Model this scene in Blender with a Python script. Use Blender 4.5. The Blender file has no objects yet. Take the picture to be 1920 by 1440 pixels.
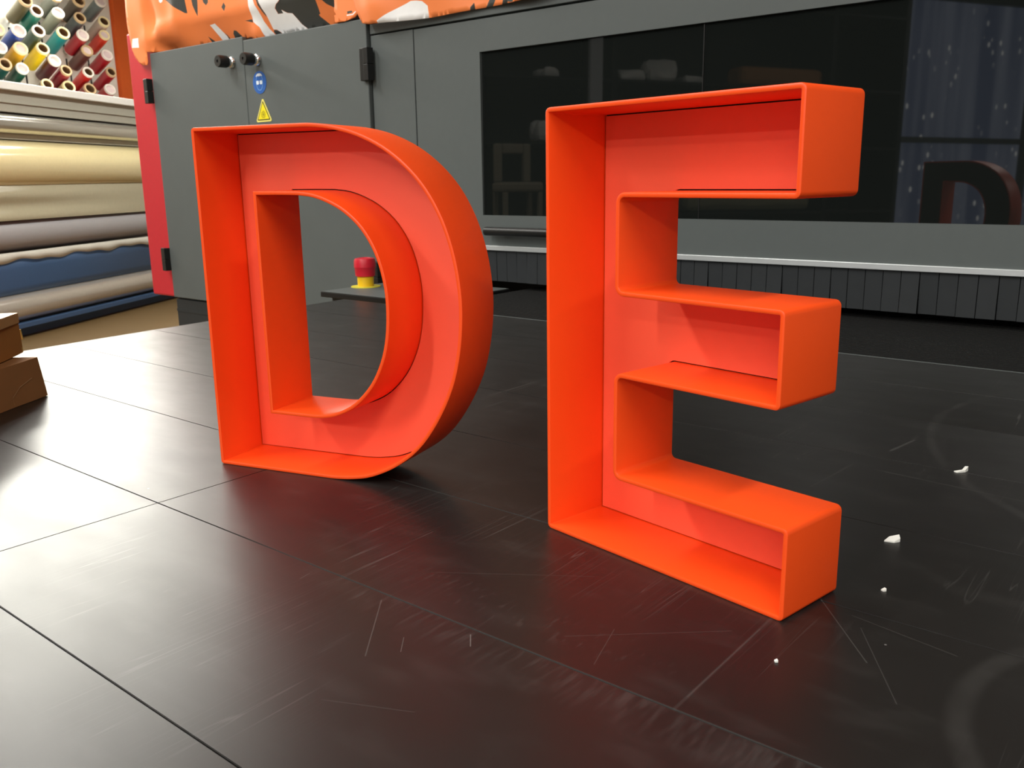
import bpy, bmesh, math, random
from mathutils import Vector, Matrix
from mathutils.geometry import delaunay_2d_cdt, tessellate_polygon
random.seed(7)
S = 0.5            # metres per working unit (the tall letters are 0.5 m high)
TZ = 0.9           # table height
PI = math.pi
scn = bpy.context.scene
COL = scn.collection
WL = {}            # world location of every parent

def W(x, y, z): return Vector((x*S, y*S, z*S+TZ))
RD = Vector((-0.5028, 0.8644, 0)); RN = Vector((-0.8644, -0.5028, 0))   # along / towards the media wall
def R(a, l, z): p = RD*a + RN*l; return (p.x, p.y, z)

# ------------------------------------------------------------------ materials
def lin(c):
    def f(v):
        v /= 255.0
        return v/12.92 if v <= 0.04045 else ((v+0.055)/1.055)**2.4
    return (f(c[0]), f(c[1]), f(c[2]), 1.0)

def N(nt, typ, **kw):
    n = nt.nodes.new(typ)
    for k, v in kw.items(): setattr(n, k, v)
    return n

def mat(name, rgb, rough=0.5, metal=0.0, spec=0.5, var=0.06, scale=40, bump=0.0, bscale=300, coat=0.0, linear=None, stretch=None):
    m = bpy.data.materials.new(name); m.use_nodes = True
    nt = m.node_tree; b = nt.nodes['Principled BSDF']
    c = linear or lin(rgb)
    tc = N(nt, 'ShaderNodeTexCoord')
    src = tc.outputs['Object']
    if stretch:
        mp = N(nt, 'ShaderNodeMapping'); mp.inputs['Scale'].default_value = stretch
        nt.links.new(src, mp.inputs[0]); src = mp.outputs[0]
    no = N(nt, 'ShaderNodeTexNoise'); no.inputs['Scale'].default_value = scale; no.inputs['Detail'].default_value = 3
    nt.links.new(src, no.inputs['Vector'])
    mx = N(nt, 'ShaderNodeMix', data_type='RGBA')
    mx.inputs[6].default_value = (c[0]*(1-var), c[1]*(1-var), c[2]*(1-var), 1)
    mx.inputs[7].default_value = (min(1, c[0]*(1+var)), min(1, c[1]*(1+var)), min(1, c[2]*(1+var)), 1)
    nt.links.new(no.outputs['Fac'], mx.inputs[0]); nt.links.new(mx.outputs[2], b.inputs['Base Color'])
    b.inputs['Roughness'].default_value = rough; b.inputs['Metallic'].default_value = metal
    b.inputs['Specular IOR Level'].default_value = spec
    b.inputs['Coat Weight'].default_value = coat; b.inputs['Coat Roughness'].default_value = 0.08
    if bump:
        n2 = N(nt, 'ShaderNodeTexNoise'); n2.inputs['Scale'].default_value = bscale
        nt.links.new(src, n2.inputs['Vector'])
        bp = N(nt, 'ShaderNodeBump'); bp.inputs['Strength'].default_value = bump; bp.inputs['Distance'].default_value = 0.002
        nt.links.new(n2.outputs['Fac'], bp.inputs['Height']); nt.links.new(bp.outputs[0], b.inputs['Normal'])
    return m

M = {}
M['orange'] = mat('orange_paint', 0, 0.38, spec=0.45, var=0.02, bump=0.03, bscale=900, linear=(0.92, 0.080, 0.009, 1))
M['panel'] = mat('orange_panel_paint', 0, 0.5, spec=0.75, var=0.02, bump=0.03, bscale=900, linear=(0.93, 0.108, 0.046, 1))
M['letter_back'] = mat('dark_letter_back', (34, 30, 29), 0.6, spec=0.3)  # one dark tone for the backs of both letters
M['grey'] = mat('grey_powder_coat', (91, 97, 97), 0.5, spec=0.35, var=0.04, bump=0.05, bscale=1200)
M['grey_door'] = mat('grey_door_coat', (90, 96, 96), 0.5, spec=0.35, var=0.05, scale=8, bump=0.05, bscale=1200)
M['dark_grey'] = mat('dark_grey_coat', (44, 47, 49), 0.55, spec=0.3)
M['black'] = mat('black_plastic', (22, 22, 22), 0.38)
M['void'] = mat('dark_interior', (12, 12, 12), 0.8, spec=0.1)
M['flap'] = mat('black_rubber_flap', (44, 47, 50), 0.6, spec=0.3, var=0.1)
M['rib'] = mat('black_ribbed_rubber', (26, 26, 26), 0.6, spec=0.25)
M['red'] = mat('red_coat', (196, 40, 50), 0.5, spec=0.35)
M['alu'] = mat('brushed_aluminium', (215, 220, 222), 0.38, metal=0.55, stretch=(1, 40, 40))
M['chrome'] = mat('chrome', (230, 230, 230), 0.12, metal=1.0)
M['glass'] = mat('dark_tinted_acrylic', (24, 27, 26), 0.02, spec=0.5, var=0.0)
M['estop_red'] = mat('red_button_plastic', (205, 25, 48), 0.4)
M['estop_yellow'] = mat('yellow_plastic', (236, 190, 30), 0.4)
M['estop_disc'] = mat('yellow_label', (215, 205, 60), 0.5)
M['blue_sticker'] = mat('blue_sticker', (28, 92, 176), 0.35)
M['sticker_white'] = mat('sticker_white', (225, 235, 245), 0.4)
M['sticker_line'] = mat('sticker_pale_line', (120, 170, 225), 0.4)
M['sticker_yellow'] = mat('sticker_yellow', (245, 228, 20), 0.4)
M['sticker_cream'] = mat('sticker_border', (236, 224, 120), 0.4)
M['sticker_dark'] = mat('sticker_dark', (70, 66, 8), 0.4)
M['sticker_olive'] = mat('sticker_symbol', (170, 155, 8), 0.4)
M['ban_orange'] = mat('banner_orange', (255, 140, 78), 0.5, spec=0.35, var=0.05, scale=3)
M['ban_white'] = mat('banner_white', (252, 252, 254), 0.45)
M['ban_black'] = mat('banner_black', (62, 64, 62), 0.5)
M['card'] = mat('cardboard', (172, 118, 62), 0.8, spec=0.15, var=0.1, scale=12, bump=0.15, bscale=60)
M['card_dark'] = mat('cardboard_brown', (150, 106, 66), 0.8, spec=0.15, var=0.12, scale=10, bump=0.2, bscale=45)
M['tape'] = mat('packing_tape', (196, 146, 84), 0.3, spec=0.5)
M['crease'] = mat('cardboard_crease', (186, 146, 104), 0.8)
M['torn'] = mat('torn_paper', (216, 186, 110), 0.7)
M['paper'] = mat('white_paper', (240, 240, 235), 0.6)
M['rackwhite'] = mat('rack_white', (246, 246, 240), 0.45)
M['valance'] = mat('valance_beige', (176, 174, 160), 0.4)
M['silver'] = mat('silver_film', (214, 212, 202), 0.2, metal=0.75)
M['cream'] = mat('cream_glossy_film', (236, 222, 172), 0.16, spec=0.6, coat=0.6)
M['khaki'] = mat('khaki_film', (182, 176, 148), 0.22, spec=0.7, coat=0.6)
M['lavgrey'] = mat('grey_film', (166, 165, 167), 0.4, spec=0.5)
M['backing'] = mat('white_backing', (215, 214, 202), 0.5)
M['bluefilm'] = mat('blue_film', (58, 86, 122), 0.5)
M['silvertube'] = mat('silver_tube_film', (206, 200, 190), 0.2, metal=0.6)
M['pegboard'] = mat('white_slat_board', (250, 246, 236), 0.6)
M['wall'] = mat('wall_plaster', (200, 196, 186), 0.8, spec=0.2)
M['walldim'] = mat('dim_room_wall', (52, 52, 52), 0.9, spec=0.1)  # dimness of the room's unlit end put into the wall colour
M['ceil'] = mat('ceiling_paint', (215, 213, 206), 0.9, spec=0.1)
M['floor'] = mat('brown_floor', (104, 82, 48), 0.5, var=0.1, scale=3)
M['pillar'] = mat('orange_wall_paint', (238, 104, 30), 0.6)
M['lamp_housing'] = mat('white_lamp_housing', (230, 230, 230), 0.5)
M['shelfdark'] = mat('dark_shelf', (20, 20, 20), 0.7, spec=0.2)
M['wrap'] = mat('pale_wrap', (190, 190, 186), 0.6)
M['khaki_cloth'] = mat('khaki_cloth', (120, 116, 92), 0.8)
M['pale_post'] = mat('pale_post', (150, 152, 156), 0.6)
M['chairpale'] = mat('pale_upholstery', (120, 112, 96), 0.8)
M['corecream'] = mat('core_cream', (244, 226, 176), 0.6)
M['coretan'] = mat('core_tan', (206, 176, 136), 0.6)
M['corewhite'] = mat('core_white', (246, 236, 228), 0.5)
M['corepink'] = mat('core_pale_plug', (226, 206, 206), 0.5)
M['corehole'] = mat('core_brown_inside', (120, 88, 56), 0.8)

def table_material():
    m = bpy.data.materials.new('black_laminate'); m.use_nodes = True
    nt = m.node_tree; b = nt.nodes['Principled BSDF']; L = nt.links.new
    ge = N(nt, 'ShaderNodeNewGeometry')
    sc = N(nt, 'ShaderNodeVectorMath', operation='SCALE'); sc.inputs[3].default_value = 1/S
    L(ge.outputs['Position'], sc.inputs[0])               # position in working units
    P = sc.outputs[0]
    sx = N(nt, 'ShaderNodeSeparateXYZ'); L(P, sx.inputs[0])
    X, Y = sx.outputs[0], sx.outputs[1]
    def mth(op, a, b_=None, clamp=False):
        n = N(nt, 'ShaderNodeMath', operation=op); n.use_clamp = clamp
        for i, v in enumerate((a, b_)):
            if v is None: continue
            if isinstance(v, (int, float)): n.inputs[i].default_value = v
            else: L(v, n.inputs[i])
        return n.outputs[0]
    def noise(scale, stretch=(1, 1, 1), rot=0, detail=2):
        mp = N(nt, 'ShaderNodeMapping'); mp.inputs['Scale'].default_value = stretch; mp.inputs['Rotation'].default_value = (0, 0, rot)
        L(P, mp.inputs[0]); n = N(nt, 'ShaderNodeTexNoise'); n.inputs['Scale'].default_value = scale; n.inputs['Detail'].default_value = detail
        L(mp.outputs[0], n.inputs['Vector']); return n.outputs['Fac']
    def sstep(v, a, b_):
        n = N(nt, 'ShaderNodeMapRange', interpolation_type='SMOOTHSTEP')
        L(v, n.inputs[0]); n.inputs[1].default_value = a; n.inputs[2].default_value = b_
        return n.outputs[0]
    def seg(x0, y0, x1, y1, w):
        d = math.hypot(x1-x0, y1-y0); ux, uy = (x1-x0)/d, (y1-y0)/d
        dx = mth('SUBTRACT', X, x0); dy = mth('SUBTRACT', Y, y0)
        a = mth('ADD', mth('MULTIPLY', dx, ux), mth('MULTIPLY', dy, uy))
        ac = mth('MINIMUM', mth('MAXIMUM', a, 0.0), d)
        p = mth('ABSOLUTE', mth('SUBTRACT', mth('MULTIPLY', dy, ux), mth('MULTIPLY', dx, uy)))
        q = mth('ADD', p, mth('ABSOLUTE', mth('SUBTRACT', a, ac)))
        return sstep(q, w, w*0.2)
    def arc(cx, cy, r, w, ang=None):
        dx = mth('SUBTRACT', X, cx); dy = mth('SUBTRACT', Y, cy)
        rr = mth('SQRT', mth('ADD', mth('MULTIPLY', dx, dx), mth('MULTIPLY', dy, dy)))
        v = sstep(mth('ABSOLUTE', mth('SUBTRACT', rr, r)), w, w*0.15)
        if ang:                                            # keep the side of the circle that faces ANG
            dd = mth('ADD', mth('MULTIPLY', dx, math.cos(ang)), mth('MULTIPLY', dy, math.sin(ang)))
            v = mth('MULTIPLY', v, sstep(dd, r*0.25, r*0.7))
        return v
    cloud = noise(9, detail=4)
    # scuff band on the near side of the long seam
    band = mth('MULTIPLY', sstep(Y, 1.04, 1.155), sstep(Y, 1.172, 1.164))
    band = mth('MULTIPLY', band, mth('MULTIPLY', sstep(X, -1.7, -1.2), sstep(noise(26, (3.2, 0.55, 1), 0.5), 0.42, 0.75)))
    band2 = mth('MULTIPLY', mth('MULTIPLY', sstep(Y, 0.98, 1.13), sstep(Y, 1.17, 1.15)), mth('MULTIPLY', sstep(X, -1.05, -0.5), sstep(cloud, 0.3, 0.75)))
    rub = mth('MULTIPLY', mth('MULTIPLY', sstep(Y, 1.2, 1.24), sstep(Y, 1.36, 1.28)), mth('MULTIPLY', sstep(X, -1.5, -1.2), sstep(noise(30, (2.5, 0.8, 1), 0.7), 0.55, 0.75)))
    wear = mth('ADD', mth('MULTIPLY', band, 0.05), mth('ADD', mth('MULTIPLY', band2, 0.035), mth('MULTIPLY', mth('MULTIPLY', rub, sstep(X, -0.55, -0.9)), 0.04)))
    arcs = mth('ADD', mth('MULTIPLY', arc(0.14, 1.5, 0.40, 0.030, PI), 0.04), mth('MULTIPLY', arc(0.45, 3.35, 1.2, 0.025, 3.75), 0.03))
    arcs = mth('MULTIPLY', arcs, sstep(cloud, 0.2, 0.6))
    lines = None
    for s in [(-1.288, 1.141, -1.147, 0.97, .0028, .5), (-1.046, 1.146, -1.017, 1.113, .0028, 1.0), (-1.14, 1.061, -1.106, 1.02, .002, .7),
              (-1.511, 1.132, -1.506, 1.102, .0026, .6), (-0.75, 2.595, -0.34, 2.556, .006, .35), (-0.816, 2.608, -0.843, 2.341, .008, .15),
              (-0.768, 2.809, -0.741, 2.972, .012, .35), (-0.62, 1.75, -0.42, 1.5, .003, .4), (-0.5, 1.66, -0.3, 1.62, .003, .3),
              (-0.62, 1.21, -0.62, 1.5, .003, .22), (-0.9, 1.25, -0.66, 1.46, .002, .3), (-0.47, 1.62, -0.34, 1.4, .002, .35),
              (-2.3, 3.1, -1.7, 3.08, .005, .3), (-1.3, 1.3, -1.0, 1.5, .002, .3), (-1.1, 0.83, -0.95, 0.9, .002, .3), (-0.84, 1.33, -0.8, 1.2, .002, .3)]:
        v = mth('MULTIPLY', seg(*s[:4], s[4]*.6), s[5]*.28)
        lines = v if lines is None else mth('MAXIMUM', lines, v)
    def hair(rot, sc_):                                     # long faint random hair scratches
        a = noise(sc_, (14, 0.22, 1), rot, 1)
        return mth('MULTIPLY', sstep(mth('ABSOLUTE', mth('SUBTRACT', a, 0.5)), 0.004, 0.0), sstep(noise(3, detail=1), 0.5, 0.7))
    hairs = mth('MULTIPLY', mth('ADD', hair(0.4, 1.7), mth('ADD', hair(-0.8, 1.3), hair(1.3, 1.9))), 0.10)
    seams = None
    for yy, k in ((1.165, .085), (1.685, .06), (2.170, .05), (2.715, .03), (3.225, .04)):
        v = mth('MULTIPLY', sstep(mth('ABSOLUTE', mth('SUBTRACT', Y, yy)), .0045, .0015), k)
        if yy > 1.5: v = mth('MULTIPLY', v, sstep(X, -0.7, -1.1))
        seams = v if seams is None else mth('ADD', seams, v)
    seams = mth('ADD', seams, mth('MULTIPLY', mth('MULTIPLY', sstep(mth('ABSOLUTE', mth('ADD', X, .62)), .0045, .0015), mth('MULTIPLY', sstep(Y, 1.16, 1.17), sstep(Y, 1.69, 1.68))), .04))
    seams = mth('MULTIPLY', seams, sstep(X, -2.2, -1.6))
    vo = N(nt, 'ShaderNodeTexVoronoi'); vo.inputs['Scale'].default_value = 11; L(P, vo.inputs['Vector'])
    specks = mth('MULTIPLY', sstep(vo.outputs['Distance'], 0.035, 0.015), mth('MULTIPLY', sstep(noise(5), 0.55, 0.6), 0.6))
    tot = mth('ADD', mth('ADD', mth('MAXIMUM', wear, seams), arcs), mth('ADD', mth('MAXIMUM', lines, hairs), specks), True)
    tot = mth('ADD', tot, mth('MULTIPLY', sstep(noise(5, (1, 2.5, 1), 0.3, 5), 0.5, 0.8), 0.025), True)
    mx = N(nt, 'ShaderNodeMix', data_type='RGBA')
    mx.inputs[6].default_value = (0.0130, 0.0118, 0.0112, 1); mx.inputs[7].default_value = (0.34, 0.33, 0.32, 1)
    L(tot, mx.inputs[0]); L(mx.outputs[2], b.inputs['Base Color'])
    rg = N(nt, 'ShaderNodeMapRange'); L(noise(4, (1, 2.2, 1), 0.2, 6), rg.inputs[0]); rg.inputs[1].default_value = 0.3; rg.inputs[2].default_value = 0.7
    rg.inputs[3].default_value = 0.335; rg.inputs[4].default_value = 0.385
    L(rg.outputs[0], b.inputs['Roughness'])
    b.inputs['Specular IOR Level'].default_value = 0.41
    return m
M['table'] = table_material()

def emissive(name, rgb, k):
    m = bpy.data.materials.new(name); m.use_nodes = True
    b = m.node_tree.nodes['Principled BSDF']; b.inputs['Base Color'].default_value = (0.1, 0.1, 0.1, 1)
    b.inputs['Emission Color'].default_value = lin(rgb); b.inputs['Emission Strength'].default_value = k
    return m
M['tube_glow'] = emissive('lit_lamp_tube', (255, 246, 226), 6)

def night_view():
    m = bpy.data.materials.new('dusk_window_pane'); m.use_nodes = True
    nt = m.node_tree; b = nt.nodes['Principled BSDF']; L = nt.links.new
    tc = N(nt, 'ShaderNodeTexCoord')
    mp = N(nt, 'ShaderNodeMapping'); mp.inputs['Scale'].default_value = (1.2, 1.2, .75); mp.inputs['Rotation'].default_value = (.3, .4, .2); L(tc.outputs['Object'], mp.inputs[0])
    vo = N(nt, 'ShaderNodeTexVoronoi'); vo.inputs['Scale'].default_value = 7.5; L(mp.outputs[0], vo.inputs['Vector'])
    r1 = N(nt, 'ShaderNodeMapRange', interpolation_type='SMOOTHSTEP'); L(vo.outputs['Distance'], r1.inputs[0])
    r1.inputs[1].default_value = 0.26; r1.inputs[2].default_value = 0.14
    no = N(nt, 'ShaderNodeTexNoise'); no.inputs['Scale'].default_value = 1.4; no.inputs['Detail'].default_value = 3; L(tc.outputs['Object'], no.inputs['Vector'])
    r2 = N(nt, 'ShaderNodeMapRange', interpolation_type='SMOOTHSTEP'); L(no.outputs['Fac'], r2.inputs[0]); r2.inputs[1].default_value = .48; r2.inputs[2].default_value = .62
    mu = N(nt, 'ShaderNodeMath', operation='MULTIPLY'); L(r1.outputs[0], mu.inputs[0]); L(r2.outputs[0], mu.inputs[1])
    m3 = N(nt, 'ShaderNodeMapping'); m3.inputs['Scale'].default_value = (2.2, 2.2, 0.12); L(tc.outputs['Object'], m3.inputs[0])
    n3 = N(nt, 'ShaderNodeTexNoise'); n3.inputs['Scale'].default_value = 1.6; n3.inputs['Detail'].default_value = 4; L(m3.outputs[0], n3.inputs['Vector'])
    cr = N(nt, 'ShaderNodeValToRGB'); L(n3.outputs['Fac'], cr.inputs[0])
    cr.color_ramp.elements[0].position = .35; cr.color_ramp.elements[0].color = (.20, .25, .42, 1)
    cr.color_ramp.elements[1].position = .68; cr.color_ramp.elements[1].color = (.60, .66, .82, 1)
    mx = N(nt, 'ShaderNodeMix', data_type='RGBA'); L(mu.outputs[0], mx.inputs[0]); L(cr.outputs[0], mx.inputs[6]); mx.inputs[7].default_value = (2.0, 2.0, 1.9, 1)
    L(mx.outputs[2], b.inputs['Emission Color']); b.inputs['Emission Strength'].default_value = 1.0
    b.inputs['Base Color'].default_value = (.02, .02, .03, 1)
    return m
M['night'] = night_view()

# ------------------------------------------------------------------ mesh helpers
class MB:
    def __init__(s): s.bm = bmesh.new()
    def face(s, pts, smooth=False, mi=0):
        f = s.bm.faces.new([s.bm.verts.new(p) for p in pts]); f.smooth = smooth; f.material_index = mi; return f
    def box(s, x0, x1, y0, y1, z0, z1, bev=0.0, fr=None, mi=0):
        """box in working units; FR maps (x, y, z) to world working units"""
        fr = fr or (lambda x, y, z: (x, y, z))
        v = [s.bm.verts.new(W(*fr(x, y, z))) for x in (x0, x1) for y in (y0, y1) for z in (z0, z1)]
        fs = []
        for q in ((0, 1, 3, 2), (4, 6, 7, 5), (0, 4, 5, 1), (2, 3, 7, 6), (0, 2, 6, 4), (1, 5, 7, 3)):
            f = s.bm.faces.new([v[i] for i in q]); f.material_index = mi; fs.append(f)
        if bev:
            es = list({e for f in fs for e in f.edges})
            bmesh.ops.bevel(s.bm, geom=es, offset=bev*S, segments=2, affect='EDGES', profile=0.5)
        return s
    def lathe(s, prof, base, axis, seg=32, mi=0, cap0=True, cap1=True, smooth=True):
        """PROF: (radius, height) pairs along AXIS from BASE; working units"""
        ax = Vector(axis).normalized(); t = Vector((0, 0, 1)) if abs(ax.z) < .9 else Vector((1, 0, 0))
        u = ax.cross(t).normalized(); w = ax.cross(u); B = Vector(base)
        rings = []
        for r, h in prof:
            rings.append([s.bm.verts.new(W(*(B + ax*h + (u*math.cos(2*PI*i/seg) + w*math.sin(2*PI*i/seg))*r))) for i in range(seg)])
        for a, b in zip(rings, rings[1:]):
            for i in range(seg):
                f = s.bm.faces.new((a[i], a[(i+1) % seg], b[(i+1) % seg], b[i])); f.smooth = smooth; f.material_index = mi
        if cap0: s.bm.faces.new(list(reversed(rings[0]))).material_index = mi
        if cap1: s.bm.faces.new(rings[-1]).material_index = mi
        return s
    def rings(s, rings, closed=True, smooth=True, mi=0, fold=True):
        vs = [[s.bm.verts.new(W(*p)) for p in r] for r in rings]
        prs = list(zip(vs, vs[1:])) + ([(vs[-1], vs[0])] if fold else [])
        for a, b in prs:
            n = len(a)
            for i in range(n if closed else n-1):
                f = s.bm.faces.new((a[i], a[(i+1) % n], b[(i+1) % n], b[i])); f.smooth = smooth; f.material_index = mi
        return s
    def build(s, name, mats, parent=None, sharp=28):
        bm = s.bm
        bmesh.ops.recalc_face_normals(bm, faces=bm.faces)
        for e in bm.edges:
            if len(e.link_faces) == 2 and e.calc_face_angle(0) > math.radians(sharp): e.smooth = False
        off = WL[parent.name] if parent else Vector((0, 0, 0))
        for v in bm.verts: v.co -= off
        me = bpy.data.meshes.new(name); bm.to_mesh(me); bm.free()
        for m in (mats if isinstance(mats, (list, tuple)) else [mats]): me.materials.append(M[m] if isinstance(m, str) else m)
        o = bpy.data.objects.new(name, me); COL.objects.link(o)
        if parent: o.parent = parent
        WL[o.name] = off
        return o

def tag(o, label, cat, group=None, kind=None):
    if label: o['label'] = label
    if cat: o['category'] = cat
    if group: o['group'] = group
    if kind: o['kind'] = kind
    return o
def thing(name, label, cat, base, group=None):
    o = bpy.data.objects.new(name, None); COL.objects.link(o)
    o.location = W(*base); o.empty_display_size = 0.05
    WL[o.name] = o.location.copy()
    return tag(o, label, cat, group)
def struct(o): o['kind'] = 'structure'; return o

def round_poly(pts, r, seg=5):
    out = []; n = len(pts)
    for i in range(n):
        p = Vector(pts[i]).to_2d(); a = Vector(pts[i-1]).to_2d(); b = Vector(pts[(i+1) % n]).to_2d()
        u = (a-p).normalized(); v = (b-p).normalized()
        ang = u.angle(v)
        if ang > math.radians(150): out.append(p); continue
        t = r/math.tan(ang/2); c = p + (u+v).normalized()*(r/math.sin(ang/2))
        a0 = p+u*t-c; a1 = p+v*t-c
        th0 = math.atan2(a0.y, a0.x); d = math.atan2(a1.y, a1.x)-th0
        d = (d+PI) % (2*PI)-PI
        for k in range(seg+1): out.append(c+Vector((math.cos(th0+d*k/seg), math.sin(th0+d*k/seg)))*r)
    return out
def offset(pts, d):
    """positive D moves a counter-clockwise outline inwards"""
    out = []; n = len(pts)
    for i in range(n):
        a, p, b = pts[i-1], pts[i], pts[(i+1) % n]
        e0 = (p-a).normalized(); e1 = (b-p).normalized()
        n0 = Vector((-e0.y, e0.x)); n1 = Vector((-e1.y, e1.x))
        m = n0+n1
        out.append(p + m*(d/max(0.2, (m.length_squared)/2)))
    return out
def spline(ctrl, per=5):
    out = []
    for i in range(len(ctrl)-1):
        p1, p2 = Vector(ctrl[i]), Vector(ctrl[i+1])
        p0 = Vector(ctrl[i-1]) if i else p1*2-p2
        p3 = Vector(ctrl[i+2]) if i+2 < len(ctrl) else p2*2-p1
        for k in range(per):
            t = k/per
            out.append(0.5*((2*p1)+(p2-p0)*t+(2*p0-5*p1+4*p2-p3)*t*t+(3*p1-p0-3*p2+p3)*t**3))
    out.append(Vector(ctrl[-1])); return out

# ------------------------------------------------------------------ the two letters
TH = 0.0108
def rim(pts, depth, fr, inward):
    """bent sheet standing on edge round the outline: rounded lip at the front"""
    k = 1 if inward else -1
    prof = [(0, depth), (0, .003), (.0009, .0009), (.003, 0), (TH-.003, 0), (TH-.0009, .0009), (TH, .003), (TH, depth)]
    b = MB(); b.rings([[fr(p.x, d, p.y) for p in offset(pts, k*o)] for o, d in prof]); return b
def panel(outer, holes, d0, d1, fr):
    b = MB(); polys = [outer]+holes
    allp = [p for q in polys for p in q]
    tris = tessellate_polygon([[Vector((p.x, p.y, 0)) for p in q] for q in polys])
    for k, d in enumerate((d0, d1)):
        vs = [b.bm.verts.new(W(*fr(p.x, d, p.y))) for p in allp]
        for t in tris:
            try: b.bm.faces.new([vs[i] for i in t]).material_index = k
            except ValueError: pass
    for q in polys: b.rings([[fr(p.x, d0, p.y) for p in q], [fr(p.x, d1, p.y) for p in q]], fold=False, smooth=False)
    return b
def frame(o, e):
    n = (-e[1], e[0])
    return lambda x, y, z: (o[0]+e[0]*x+n[0]*y, o[1]+e[1]*x+n[1]*y, z)
DEP = 0.1954
EF = frame((-1.2503, 1.6647), (0.98446, -0.17563))
DF = frame((-2.3658, 1.4710), (0.96265, 0.27075))
lE = thing('channel_letter', 'orange painted open channel letter E standing on the black table', 'letter', EF(0.3, 0.1, 0))
W1, W2, W3, st = 0.652, 0.6346, 0.6661, 0.2268
z1, z2, z3, z4 = 0.8046, 0.6072, 0.4169, 0.1918
Eo = round_poly([(0, 0), (W3, 0), (W3, z4), (st, z4), (st, z3), (W2, z3), (W2, z2), (st, z2), (st, z1), (W1, z1), (W1, 1), (0, 1)], 0.0125)
rim(Eo, DEP, EF, True).build('return_wall', 'orange', lE)
panel(offset(Eo, TH*.7), [], DEP-.006, DEP-.002, EF).build('gap_shade_sheet', 'letter_back', lE)  # dark sheet put in so the gap round the panel reads as shade
panel(offset(Eo, TH+.0030), [], DEP-.012, DEP-.007, EF).build('face_panel', ['panel', 'letter_back'], lE)

lD = thing('channel_letter', 'orange painted open channel letter D standing beside the E, nearer the cardboard boxes', 'letter', DF(0.3, 0.1, 0))
Dc = spline([(.36, 0), (.42, .0008), (.48, .007), (.545, .022), (.625, .06), (.70, .118), (.762, .2), (.812, .3), (.838, .4), (.8475, .5), (.843, .585), (.827, .668), (.798, .75), (.755, .824), (.70, .884), (.632, .934), (.555, .970), (.48, .990), (.41, .999), (.35, 1)], 4)
Do = round_poly([(0, 0)], 0) if False else None
def corner(px, py, ux, uy, vx, vy, r, seg=4):
    """rounded square corner at (px,py): arrives along -u, leaves along v"""
    c = Vector((px+(ux+vx)*r, py+(uy+vy)*r)); out = []
    for k in range(seg+1):
        a = PI/2*k/seg
        out.append(c - Vector((vx, vy))*r*math.cos(a) - Vector((ux, uy))*r*math.sin(a) if False else c - Vector((ux, uy))*r*math.sin(a)*1.0 - Vector((vx, vy))*r*math.cos(a)*1.0)
    return out
r = .009
Do = [Vector((r, 0))] + Dc + [Vector((r, 1)), Vector((r*.3, 1-r*.3)), Vector((0, 1-r)), Vector((0, .75)), Vector((0, .5)), Vector((0, .25)), Vector((0, r)), Vector((r*.3, r*.3))]
Di = [Vector((.2145, .189)), Vector((.27, .189))] + spline([(.33, .189), (.385, .191), (.44, .204), (.50, .236), (.555, .292), (.592, .36), (.611, .43), (.617, .51), (.611, .58), (.589, .655), (.55, .718), (.50, .762), (.45, .788), (.40, .804), (.35, .810)], 4) + [Vector((.28, .811)), Vector((.2125, .811)), Vector((.2128, .65)), Vector((.2135, .45))]
rim(Do, DEP, DF, True).build('return_wall', 'orange', lD)
rim(Di, DEP, DF, False).build('counter_wall', 'orange', lD)
panel(offset(Do, TH*.7), [offset(Di, -TH*.7)], DEP-.006, DEP-.002, DF).build('gap_shade_sheet', 'letter_back', lD)  # same dark sheet, shading the panel gaps of the D
panel(offset(Do, TH+.0030), [offset(Di, -TH-.0030)], DEP-.012, DEP-.007, DF).build('face_panel', ['panel', 'letter_back'], lD)

# ------------------------------------------------------------------ table
tb = thing('work_table', 'wide black laminate table of seamed boards in front of the grey machine', 'table', (-1.5, 1.6, -1.8))
ns = [-0.92, -0.40, 0.12, 0.640, 1.165, 1.685, 2.170, 2.715, 3.225, 3.750, 4.272]
def edge(n): return -4.898-(n-1.956)*0.0697
b = MB(); rnd = random.Random(3)
seams = {2: [-2.2, 0.95], 3: [-2.2, 0.96], 4: [-2.2, 0.98], 5: [0.4]}
for i in range(len(ns)-1):
    y0, y1 = ns[i]+.0011, ns[i+1]-.0011
    xs = [None] + seams.get(i, [0.4]) + [3.2]
    for j in range(len(xs)-1):
        x1 = xs[j+1]-.0009
        xa0 = edge(y0) if xs[j] is None else xs[j]+.0009
        xa1 = edge(y1) if xs[j] is None else xs[j]+.0009
        dz = 0 if i in (3, 4, 5, 6) else rnd.uniform(-.0006, 0)
        v = [b.bm.verts.new(W(x, y, z)) for z in (-.04, dz) for x, y in ((xa0, y0), (x1, y0), (x1, y1), (xa1, y1))]
        fs = [b.bm.faces.new([v[k] for k in q]) for q in ((3, 2, 1, 0), (4, 5, 6, 7), (0, 1, 5, 4), (1, 2, 6, 5), (2, 3, 7, 6), (3, 0, 4, 7))]
        bmesh.ops.bevel(b.bm, geom=list(fs[1].edges), offset=.0012*S, segments=2, affect='EDGES')
b.build('table_top', 'table', tb)
b = MB()
for y in (-.7, 1.6, 4.0): b.box(-4.6, 3.0, y-.08, y+.08, -.22, -.042)
b.build('under_frame', 'dark_grey', tb)
for x, y in ((-4.45, -.7), (-4.6, 4.0), (2.9, -.7), (2.9, 4.0), (-4.5, 1.6), (2.9, 1.6)):
    MB().box(x-.07, x+.07, y-.07, y+.07, -1.8, -.22, .01).build('leg', 'dark_grey', tb)

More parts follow.
